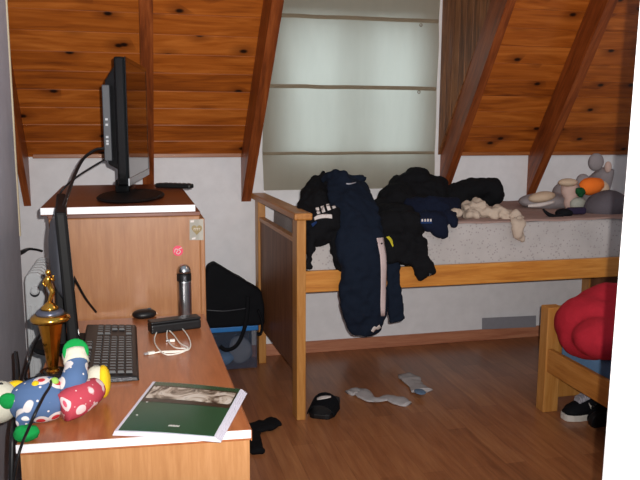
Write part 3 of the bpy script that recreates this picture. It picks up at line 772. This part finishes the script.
# black hooded jacket lying next to the footboard
b1 = blob_pile([
    ('t', [P(322, 178, y=3.75), P(316, 195, y=3.68), P(316, 215, y=3.55), P(318, 236, y=3.47)], [.05, .085, .09, .06], .7, FW),
    ('t', [P(334, 184, y=3.72), P(328, 205, y=3.6), P(326, 228, y=3.48), P(326, 242, y=3.43)], [.06, .09, .08, .05], .6, FW),
    ('t', [P(311, 215, y=3.46), P(311, 240, y=3.40), P(309, 268, y=3.385)], [.022, .02, .012], .8),
    ('e', P(318, 228, y=3.44), (.075, .05, .085)), ('e', P(330, 222, y=3.44), (.06, .05, .08)), ('e', P(318, 205, y=3.60), (.09, .09, .09)),
    ('t', [P(337, 230, y=3.45), P(337, 255, y=3.41), P(342, 270, y=3.40)], [.035, .03, .02], .8),
    ('t', [P(304, 196, y=3.75), P(312, 188, y=3.75), P(328, 178, y=3.75)], [.03, .05, .06], .8)])
bj = thing('black_jacket', 'black jacket with white lettering bunched against the bed footboard', 'jacket', (.95, 3.55, .95))
jk = b1.build('body', M_blackc, bj, remesh=.009, sm=4, disp=[(.020, .05, 'fold'), (.012, .03, 'c')])
# navy tracksuit
nv = thing('tracksuit', 'navy blue tracksuit draped over the bed side with pale pink stripe', 'clothing', (1.1, 3.4, .9))
b2 = blob_pile([
    ('t', [P(342, 188, y=3.75), P(347, 182, y=3.66), P(353, 205, y=3.50), P(360, 235, y=3.40), P(363, 265, y=3.350), P(364, 300, y=3.345), P(368, 326, y=3.35), P(369, 335, y=3.355)],
     [.085, .12, .13, .128, .122, .118, .095, .045], .34, FW),
    ('t', [P(326, 182, y=3.70), P(338, 180, y=3.62), P(350, 200, y=3.54)], [.05, .06, .07], .6, FW)])
nb = b2.build('body', M_navy, nv, remesh=.009, sm=4, disp=[(.016, .07, 'fold'), (.008, .03, 'c')])
b3 = blob_pile([('t', [P(390, 236, y=3.47), P(392, 255, y=3.40), P(394, 285, y=3.378), P(396, 312, y=3.376), P(397, 321, y=3.376)], [.035, .037, .038, .040, .040], .3, FW)])
b3.build('sleeve', M_navy, nv, remesh=.008, sm=3, disp=[(.010, .05, 'fold')])
# black jacket in the middle of the bed
bm_ = thing('black_jacket', 'black jacket heaped mid bed with one snap cuff hanging down', 'jacket', (1.4, 3.55, .95))
b4 = blob_pile([
    ('e', P(418, 196, y=3.80), (.17, .14, .11)), ('e', P(398, 200, y=3.74), (.12, .13, .10)), ('e', P(417, 181, y=3.83), (.075, .10, .075)), ('e', P(404, 186, y=3.82), (.09, .10, .07)),
    ('e', P(432, 186, y=3.83), (.08, .12, .065)), ('e', P(444, 195, y=3.83), (.12, .12, .05)),
    ('e', P(393, 225, y=3.46), (.10, .06, .07)), ('e', P(410, 224, y=3.46), (.09, .06, .07)), ('e', P(396, 215, y=3.60), (.13, .13, .07)), ('e', P(402, 226, y=3.50), (.125, .08, .08)), ('e', P(420, 206, y=3.66), (.14, .12, .06)),
    ('t', [P(388, 205, y=3.7), P(396, 225, y=3.52), P(401, 248, y=3.42), P(401, 264, y=3.39)], [.09, .115, .115, .10], .42, FW),
    ('t', [P(410, 215, y=3.60), P(412, 238, y=3.45), P(412, 264, y=3.39)], [.10, .085, .075], .42, FW),
    ('t', [P(414, 250, y=3.42), P(420, 262, y=3.375), P(426, 270, y=3.36)], [.055, .050, .045], .38, FW),
    ('h', [(413, 268), (428, 259.5), (437, 272.5), (421, 282.5)], 3.345, .03)])
jb = b4.build('body', M_blackc, bm_, remesh=.009, sm=4, disp=[(.018, .08, 'fold'), (.010, .03, 'c')])
# blue shirt under it
bs_ = thing('shirt', 'dark blue shirt with white lettering tucked under the heaped black jacket', 'shirt', (1.55, 3.55, .95))
b5 = blob_pile([
    ('t', [P(405, 206, y=3.62), P(425, 212, y=3.54), P(445, 212, y=3.54), P(458, 205, y=3.62)], [.05, .085, .085, .05], .55, FW),
    ('t', [P(432, 214, y=3.47), P(436, 221, y=3.415), P(441, 231, y=3.403), P(445, 238, y=3.40)], [.065, .058, .042, .018], .45, FW),
    ('t', [P(424, 216, y=3.46), P(428, 223, y=3.412), P(431, 229, y=3.405)], [.05, .045, .03], .5, FW),
    ('t', [P(450, 213, y=3.46), P(453, 220, y=3.415), P(455, 227, y=3.405)], [.04, .034, .016], .5, FW)])
bsb = b5.build('body', cloth('dark_blue_cloth', rgb(16, 22, 40)), bs_, remesh=.008, sm=3, disp=[(.012, .05, 'fold')])
# black sweater behind
sw = thing('sweater', 'smooth black sweater lying behind the cream cloth on the bed', 'sweater', (1.85, 3.8, .95))
b6 = blob_pile([
    ('t', [P(440, 206, y=3.80), P(458, 194, y=3.80), P(478, 188, y=3.80), P(492, 190, y=3.80), P(499, 200, y=3.78)], [.085, .08, .078, .072, .05], .8), ('e', P(456, 196, y=3.80), (.10, .09, .06)),
    ('e', P(492, 192, y=3.80), (.065, .09, .085)), ('e', P(465, 205, y=3.78), (.14, .08, .04))])
b6.build('body', M_blackc, sw, remesh=.009, sm=5, disp=[(.010, .06, 'fold')])
# cream crumpled cloth
cc = thing('crumpled_cloth', 'crumpled cream cloth on the bed in front of black sweater', 'cloth', (1.8, 3.55, .95))
b7 = blob_pile([
    ('e', P(476, 208, y=3.62), (.09, .07, .045)), ('e', P(490, 214, y=3.56), (.07, .05, .035)), ('e', P(512, 216, y=3.52), (.06, .05, .035)), ('e', P(502, 212, y=3.56), (.07, .05, .03)),
    ('e', P(470, 215, y=3.54), (.04, .04, .025)),
    ('t', [P(514, 217, y=3.45), P(517, 222, y=3.415), P(520, 231, y=3.402), P(520, 241, y=3.40)], [.038, .036, .033, .022], .4, FW)])
b7.build('body', M_cream, cc, remesh=.007, sm=2, disp=[(.026, .06, 'fold'), (.014, .04, 'c')])
b8 = blob_pile([('e', P(447, 216, y=3.50), (.045, .035, .02)), ('e', P(456, 213, y=3.50), (.03, .03, .02))])
tag(b8.build('white_sock', M_cream, remesh=.006, sm=2, disp=[(.014, .03, 'fold')]), 'small rumpled pale sock lying on the dark blue shirt', 'sock')

# decals that follow the cloth
bpy.context.view_layer.update()
DG = bpy.context.evaluated_depsgraph_get()
def decal(obj, pts, mat, name, parent, off=.003, n=5, th=.0015):
    """small patch laid on the surface of obj; pts = strip of (left, right) pixel pairs"""
    ev = obj.evaluated_get(DG); Mi = obj.matrix_world.inverted(); rows = []
    L = [Vector((a[0], a[1], 0)) for a, b in pts]; Rr = [Vector((b[0], b[1], 0)) for a, b in pts]
    L = catmull(L, 4); Rr = catmull(Rr, 4)
    for a, b in zip(L, Rr):
        row = []
        for k in range(n):
            q_ = a+(b-a)*k/(n-1); d = ray(q_.x, q_.y).normalized()
            ok, loc, nr, _ = ev.ray_cast(Mi @ CAM, Mi.to_3x3() @ d)
            if ok: row.append(obj.matrix_world @ loc - d*off)
            else: row.append(None)
        rows.append(row)
    good = [r for r in rows if all(x is not None for x in r)]
    if len(good) < 2: print('decal miss', name, len(good)); return None
    rows = good
    return MB().grid(rows).build(name, mat, parent, smooth=True, solid=th)
# white letters and hem band of the black jacket
for i, (x, y) in enumerate(((315.5, 211), (320.5, 209.5), (326, 207.5), (331, 205.5))):
    decal(jk, [((x, y-3.2), (x+3.2, y-4)), ((x+.7, y), (x+3.9, y-.8)), ((x+1.8, y+3.2), (x+5, y+2.2))], M_print, 'letter', bj)
decal(jk, [((314, 217.5), (314.6, 220.5)), ((318, 215), (319, 218.8)), ((325, 214), (325.5, 218)), ((332, 214.5), (332.2, 218.6))], M_print, 'hem_band', bj)
decal(jk, [((311, 224), (312.6, 227)), ((316, 221), (317, 222.5))], M_bluec, 'cuff_band', bj)
# pink stripe of the tracksuit, its small chest mark and cuff mark
decal(nb, [((376.5, 238), (383.5, 237.5)), ((380, 255), (386.5, 255)), ((381, 280), (386.5, 280)), ((380.5, 305), (385.5, 305)), ((381.5, 324), (384.5, 324))], M_pink, 'side_stripe', nv)
decal(nb, [((346, 183), (346.2, 184.2)), ((350, 183.2), (350.2, 184.4)), ((356, 182), (356, 182.8))], M_lace, 'chest_logo', nv)
decal(nb, [((371, 331), (373.5, 332.5)), ((374, 326.5), (376, 329.5)), ((377, 327), (378.5, 329.5)), ((381, 322.5), (384, 326))], M_print, 'leg_logo', nv)
decal(jb, [((386, 237), (389, 236)), ((389.5, 241), (392, 239.5)), ((392.5, 247), (393.5, 246))], M_yellow, 'yellow_lining', bm_)
decal(jb, [((429.6, 274), (431.4, 274)), ((429.6, 275.8), (431.4, 275.8))], M_steel, 'snap', bm_)
decal(bsb, [((412, 218), (412, 222.5)), ((420, 219), (420, 223.5)), ((432, 219), (432, 223.5))], M_bluec, 'blue_panel', bs_, off=.004)
for i in range(4):
    x = 421.5+i*2.8
    decal(bsb, [((x, 219.0), (x, 221.6)), ((x+1.7, 218.9), (x+1.7, 221.4))], M_print, 'letter', bs_, off=.007)

# ------------------------------------------------------------ soft toys on the bed
rb = thing('plush_rabbit', 'grey plush rabbit sprawled on the bed with beige belly and round ears', 'plush toy', (2.25, 4.0, .95))
blob_pile([('e', P(545, 201, y=3.95), (.17, .11, .05)), ('t', [P(530, 204, y=3.9), P(545, 204, y=3.9), P(562, 202, y=3.9), P(578, 203, y=3.9)], [.025, .045, .05, .05], .8),
           ('e', P(568, 192, y=4.0), (.09, .10, .065)), ('t', [P(586, 200, y=3.95), P(596, 188, y=4.02), P(604, 175, y=4.05), P(606, 168, y=4.05)], [.10, .085, .06, .05]),
           ('e', P(583, 180, y=4.0), (.042, .035, .04))]).build('body', M_plgrey, rb, remesh=.009, sm=4)
MB().ell(P(542, 197, y=3.88), (.085, .05, .032), Matrix.Rotation(R(-8), 4, 'Y')).build('belly_patch', M_plbeige, rb, smooth=True, label='beige belly patch')
MB().ell(P(596, 162, y=4.02), (.052, .03, .055)).build('ear', M_plgrey, rb, smooth=True)
MB().ell(P(608, 167, y=3.99), (.022, .02, .035)).build('inner_ear', M_plpink, rb, smooth=True, label='pink inner ear')
MB().tube([P(528, 206, y=3.83), P(540, 205, y=3.82), P(554, 202, y=3.83)], [.008, .012, .008], 8, 4).build('side_band', M_print, rb, smooth=True, label='pale band')
pk = thing('plush_lamb', 'small pink and cream plush toy between grey rabbit and orange carrot', 'plush toy', (2.3, 3.85, .95))
MB().ell(P(570, 190, y=3.80), (.055, .045, .055)).ell(P(573, 203, y=3.78), (.055, .05, .05)).build('body', M_plpink, pk, remesh=.008, sm=4)
MB().ell(P(568, 182.5, y=3.78), (.06, .04, .024)).build('cap', M_plbeige, pk, smooth=True)
MB().ell(P(578, 204, y=3.73), (.05, .03, .04)).build('shirt', cloth('grey_green_plush', rgb(160, 160, 150)), pk, smooth=True)
cr = thing('plush_carrot', 'orange plush carrot with green leaves lying among the soft toys', 'plush toy', (2.42, 3.8, 1.0))
MB().tube([P(581, 189, y=3.74), P(586, 187, y=3.73), P(593, 186, y=3.74), P(599, 184, y=3.76)], [.03, .048, .05, .036], 16, 5).build('root', M_orange, cr, smooth=True)
MB().tube([P(583, 190, y=3.72), P(579, 192, y=3.70), P(577.5, 188, y=3.70)], [.02, .02, .01], 10, 4).tube([P(583, 191, y=3.72), P(580, 194, y=3.70), P(582, 196, y=3.70)], [.02, .018, .01], 10, 4).build('leaves', M_dgreen, cr, smooth=True)
MB().ell(P(601, 190, y=3.77), (.05, .04, .055)).build('tip_patch', M_plbeige, cr, smooth=True)
cu = thing('cushion', 'dark grey round cushion at the right end of the bed', 'cushion', (2.38, 3.62, .95))
mbc = MB().ell(P(606, 206, y=3.62), (.125, .11, .085), Matrix.Rotation(R(-12), 4, 'Y')).noise(.012, 8, 4)
mbc.build('cover', M_pldark, cu, smooth=True)
bg = thing('pouch', 'small black pouch with curled strap on the bed before the cushion', 'pouch', (2.2, 3.56, .95))
MB().ell(P(564, 213, y=3.55), (.05, .04, .025)).build('body', M_blackn, bg, smooth=True)
MB().tube([P(543, 209, y=3.53), P(548, 214, y=3.52), P(556, 217, y=3.52), P(562, 215, y=3.52)], [.005, .010, .014, .016], 8, 5).build('strap', M_blackn, bg, smooth=True)
MB().box(-.055, .055, -.02, .02, -.018, .02, Matrix.Translation(P(576, 211, y=3.55))).build('flap', cloth('dark_purple_cloth', rgb(44, 36, 58)), bg, bevel=.012, seg=3, label='dark purple flap')

# ------------------------------------------------------------ low bed on the right
lb = thing('low_bed', 'low pine bed with plain end board at the right edge', 'bed', (2.45, 2.6, 0))
MB().box(1.978, 2.062, 3.18, 3.25, 0, .545).build('leg', M_bed, lb, bevel=.004)
MB().box(2.062, 2.9, 3.215, 3.24, .06, .54).build('end_board', M_bed, lb, bevel=.004)
MB().box(2.9, 2.95, 3.18, 3.25, 0, .545).build('leg', M_bed, lb, bevel=.004)
MB().box(1.986, 2.014, 1.45, 3.18, .215, .335).build('side_rail', M_bedy, lb, bevel=.004)
MB().box(2.90, 2.928, 1.45, 3.18, .215, .335).build('side_rail', M_bedy, lb, bevel=.004)
MB().box(1.978, 2.95, 1.40, 1.45, 0, .5).build('end_board', M_bed, lb, bevel=.004)
MB().box(2.036, 2.90, 1.46, 3.17, .215, .235).build('slat_base', M_pale, lb)
tag(MB().box(2.045, 2.89, 1.47, 3.17, .236, .385).build('mattress', M_bluesh, bevel=.03, seg=4), 'thin mattress in light blue sheet on the low bed', 'mattress')
bk = thing('blanket', 'bundled red fleece blanket piled on the low bed', 'blanket', (2.4, 2.95, .37))
blob_pile([('e', P(595, 325, y=2.98), (.175, .20, .15)), ('e', P(614, 316, y=3.0), (.22, .18, .165)), ('e', P(608, 338, y=2.80), (.16, .14, .09)), ('e', P(581, 324, y=3.03), (.085, .10, .13)), ('e', P(583, 342, y=2.93), (.09, .14, .07))]).build('folds', M_red, bk, remesh=.012, sm=5, disp=[(.014, .16, 'fold'), (.008, .06, 'c')])

# ------------------------------------------------------------ shoes and socks on the floor
def shoe(name, label, loc, rz, rx=0, white=True, group=None):
    t = thing(name, label, 'shoe', loc, rot=(rx, 0, rz))
    # local: toe towards -x, length about 0.29
    sole = []
    for x, w_, in ((-.150, .012), (-.143, .030), (-.12, .042), (-.09, .047), (-.05, .045), (0, .038), (.05, .036), (.09, .038), (.12, .034), (.138, .02)):
        sole.append((x, w_))
    rs = [[Vector((x, -w_, 0)), Vector((x, w_, 0)), Vector((x, w_, .028)), Vector((x, -w_, .028))] for x, w_ in sole]
    MB().rings(rs).build('sole', M_rubber if white else M_black, t, bevel=.004, world=False, label='white rubber sole' if white else None)
    up = []
    for x, w_, hh in ((-.142, .022, .02), (-.12, .038, .038), (-.09, .043, .05), (-.05, .041, .066), (-.01, .036, .085), (.04, .034, .092), (.09, .035, .095), (.118, .031, .10), (.134, .02, .098)):
        ring = []
        for i in range(14):
            a = math.pi*i/13
            ring.append(Vector((x, w_*math.cos(a), .026+hh*max(0, math.sin(a))**.8)))
        up.append(ring)
    MB().rings(up).build('upper', M_blackn, t, smooth=True, world=False, label='black upper')
    MB().hexa([Vector(q) for q in ((-.085, -.024, .070), (.03, -.026, .112), (.03, .026, .112), (-.085, .024, .070), (-.088, -.020, .084), (.035, -.022, .136), (.035, .022, .136), (-.088, .020, .084))]).build('tongue', M_lace if white else M_blackn, t, bevel=.005, world=False, label='light grey laced tongue' if white else None)
    for i in range(6):
        x = -.075+i*.021; z = .090+i*.0092
        MB().tube([(x-.004, -.03, z-.008), (x, -.012, z+.006), (x+.004, .012, z+.006), (x+.002, .03, z-.008)], .0052, 7, 4).build('lace', M_lace if white else M_black, t, smooth=True, world=False)
    # curved mark on both sides
    for sy in (-1, 1):
        pts = [(-.045, .075, .003), (-.035, .056, .008), (-.012, .053, .008), (.03, .064, .006), (.085, .083, .002)]
        rows = []
        for x, z, hh in catmull(pts, 4):
            w_ = .0405*math.sqrt(max(.05, 1-((z-.026)/.092)**2))+.0015
            rows.append([Vector((x, sy*w_, z-hh)), Vector((x, sy*(w_-.003), z+hh)), Vector((x, sy*(w_-.005), z+hh)), Vector((x, sy*(w_-.004), z-hh))])
        if white: MB().rings(rows).build('swoosh', M_rubber, t, world=False)
    return t
p = P(587, 416, z=0)
shoe('sneaker', 'black sneaker with white sole and laces standing under the low bed', (2.198, 3.085, 0), R(2)).scale = (1.14, 1.1, 1.14)
s2 = shoe('sneaker', 'plain black sneaker tipped on its side before the white soled one', (2.245, 2.955, .036), R(6), rx=R(-78), white=False)
# slide sandal
sd = thing('slide_sandal', 'black slide sandal with white mark by the bed post', 'sandal', (.945, 3.515, 0), R(62))
sd.scale = (1.0, 1.12, 1.0)
rs = []
for x, w_ in ((-.14, .024), (-.13, .045), (-.09, .060), (-.03, .060), (.03, .052), (.08, .050), (.115, .042), (.130, .022)):
    rs.append([Vector((x, -w_, 0)), Vector((x, w_, 0)), Vector((x, w_, .026)), Vector((x, -w_, .026))])
MB().rings(rs).build('footbed', M_black, sd, bevel=.005, world=False)
rs = []
for i in range(13):
    a = math.pi*i/12; rs.append([Vector((-.115, .063*math.cos(a), .012+.055*math.sin(a))), Vector((-.005, .067*math.cos(a), .012+.080*math.sin(a))), Vector((-.005, .062*math.cos(a), .012+.075*math.sin(a))), Vector((-.115, .058*math.cos(a), .012+.05*math.sin(a)))])
stp = MB().rings(rs).build('strap', M_blackn, sd, world=False, smooth=False)
sd.location = tuple(P(326, 409, z=0))

def sock(label, pts, rad, mat, flat=.35, name='sock', open_blue=None):
    z = max(rad)*flat*.9
    q_ = [Vector((P(x, y, z=z).x, P(x, y, z=z).y, max(r*flat*.95, .008))) for (x, y), r in zip(pts, rad)]
    o = MB().tube(q_, rad, 16, 6, flat=flat, up=(0, 0, 1)).noise(.008, 22, len(pts)).build(name, mat, smooth=True)
    return tag(o, label, 'sock')
sock('white sock stretched out on the wooden floor by the sandal', [(349, 393), (359, 391), (367, 397), (376, 400), (388, 398), (399, 401), (408, 404)], [.036, .05, .044, .030, .040, .050, .036], M_sock, .2)
s3 = sock('short white sock with blue heel patch on the floor under the bed', [(405, 374), (411, 379), (415, 384), (422, 391)], [.045, .058, .045, .062], M_sock, .22)
b_ = P(420, 391, z=.03)
MB().ell((b_.x, b_.y, .026), (.030, .042, .008)).build('heel_patch', plain('blue_grey_patch', rgb(96, 116, 140), .9), s3, smooth=True, label='blue grey patch')
sock('black sock lying crosswise on the floor beside the desk', [(250, 428), (258, 427), (267, 425), (276, 422)], [.045, .05, .052, .05], M_blackc, .4)
sock('black sock lying lengthwise on the floor close to the desk', [(253, 428), (255, 440), (257, 452)], [.032, .03, .032], M_blackc, .4)

# ------------------------------------------------------------ storage box and backpack
bx = thing('storage_box', 'clear plastic storage box with blue lid between cabinet and bed', 'storage box', (.52, 4.28, 0))
x0, x1, y0, y1, zt = .36, .685, 4.19, 4.395, .235
def shell(x0, x1, y0, y1, z0, z1, t):
    b = MB(); b.box(x0, x1, y0, y1, z0, z0+t); b.box(x0, x1, y0, y0+t, z0+t, z1); b.box(x0, x1, y1-t, y1, z0+t, z1); b.box(x0, x0+t, y0+t, y1-t, z0+t, z1); b.box(x1-t, x1, y0+t, y1-t, z0+t, z1); return b
shell(x0, x1, y0, y1, .004, zt, .004).build('bin', M_clear, bx, label='clear bin')
MB().box(x0-.008, x1+.008, y0-.008, y1+.006, zt, zt+.03).build('lid', M_lid, bx, bevel=.005, label='blue lid')
tag(MB().box(.37, .675, 4.32, 4.38, .01, .22).noise(.006, 9).build('folded_cloth', M_blackc, bevel=.02, seg=3), 'black cloth at the back inside the clear storage box', 'cloth')
tag(MB().ell((.47, 4.26, .055), (.09, .07, .045)).noise(.012, 14).build('folded_cloth', M_bluesh, smooth=True), 'light blue cloth inside the clear storage box', 'cloth')
tag(MB().ell((.595, 4.26, .10), (.07, .05, .085)).noise(.012, 14, 3).build('folded_cloth', cloth('grey_cloth', rgb(120, 122, 130)), smooth=True), 'grey cloth heaped inside the clear storage box', 'cloth')
bp = thing('backpack', 'black backpack slumped on the blue lidded storage box', 'backpack', (.55, 4.28, zt+.03))
bpm = MB()
rs = []
prof = [P(203, 330, y=4.2), P(203, 285, y=4.2), P(206, 266, y=4.2), P(214, 262, y=4.2), P(228, 270, y=4.2), P(247, 281, y=4.2), P(261, 290, y=4.2), P(264, 305, y=4.2), P(264, 325, y=4.2), P(258, 326, y=4.2), P(230, 326, y=4.2)]
bpm.prism([(q_.x, 4.152, max(q_.z, .27)) for q_ in prof], (0, .105, 0))
bpm.build('body', M_blackn, bp, remesh=.01, sm=6, disp=[(.016, .14, 'c')])
MB().tube([P(248, 296, y=4.135), P(247, 315, y=4.13), P(243, 333, y=4.13), P(236, 346, y=4.13), P(226, 350, y=4.135), P(220, 346, y=4.14)], .012, 8, 6, flat=.3, up=(0, -1, 0)).build('strap', M_blackn, bp, smooth=True)
MB().tube([P(258, 310, y=4.135), P(262, 322, y=4.13), P(261, 333, y=4.13), P(257, 334, y=4.135)], .016, 8, 6, flat=.5).build('strap', M_blackn, bp, smooth=True)
MB().tube([P(206, 310, y=4.142), P(225, 311, y=4.13), P(248, 308, y=4.142)], .003, 6, 5).build('zip', M_dgrey, bp, smooth=True)

# white mark on the sandal strap
bpy.context.view_layer.update(); DG = bpy.context.evaluated_depsgraph_get()
decal(stp, [((317, 397.8), (317, 399.8)), ((321, 396), (321, 399.4)), ((326, 395.6), (326, 398.6)), ((331, 395.8), (331, 397.4))], M_print, 'swoosh', sd, off=.007)
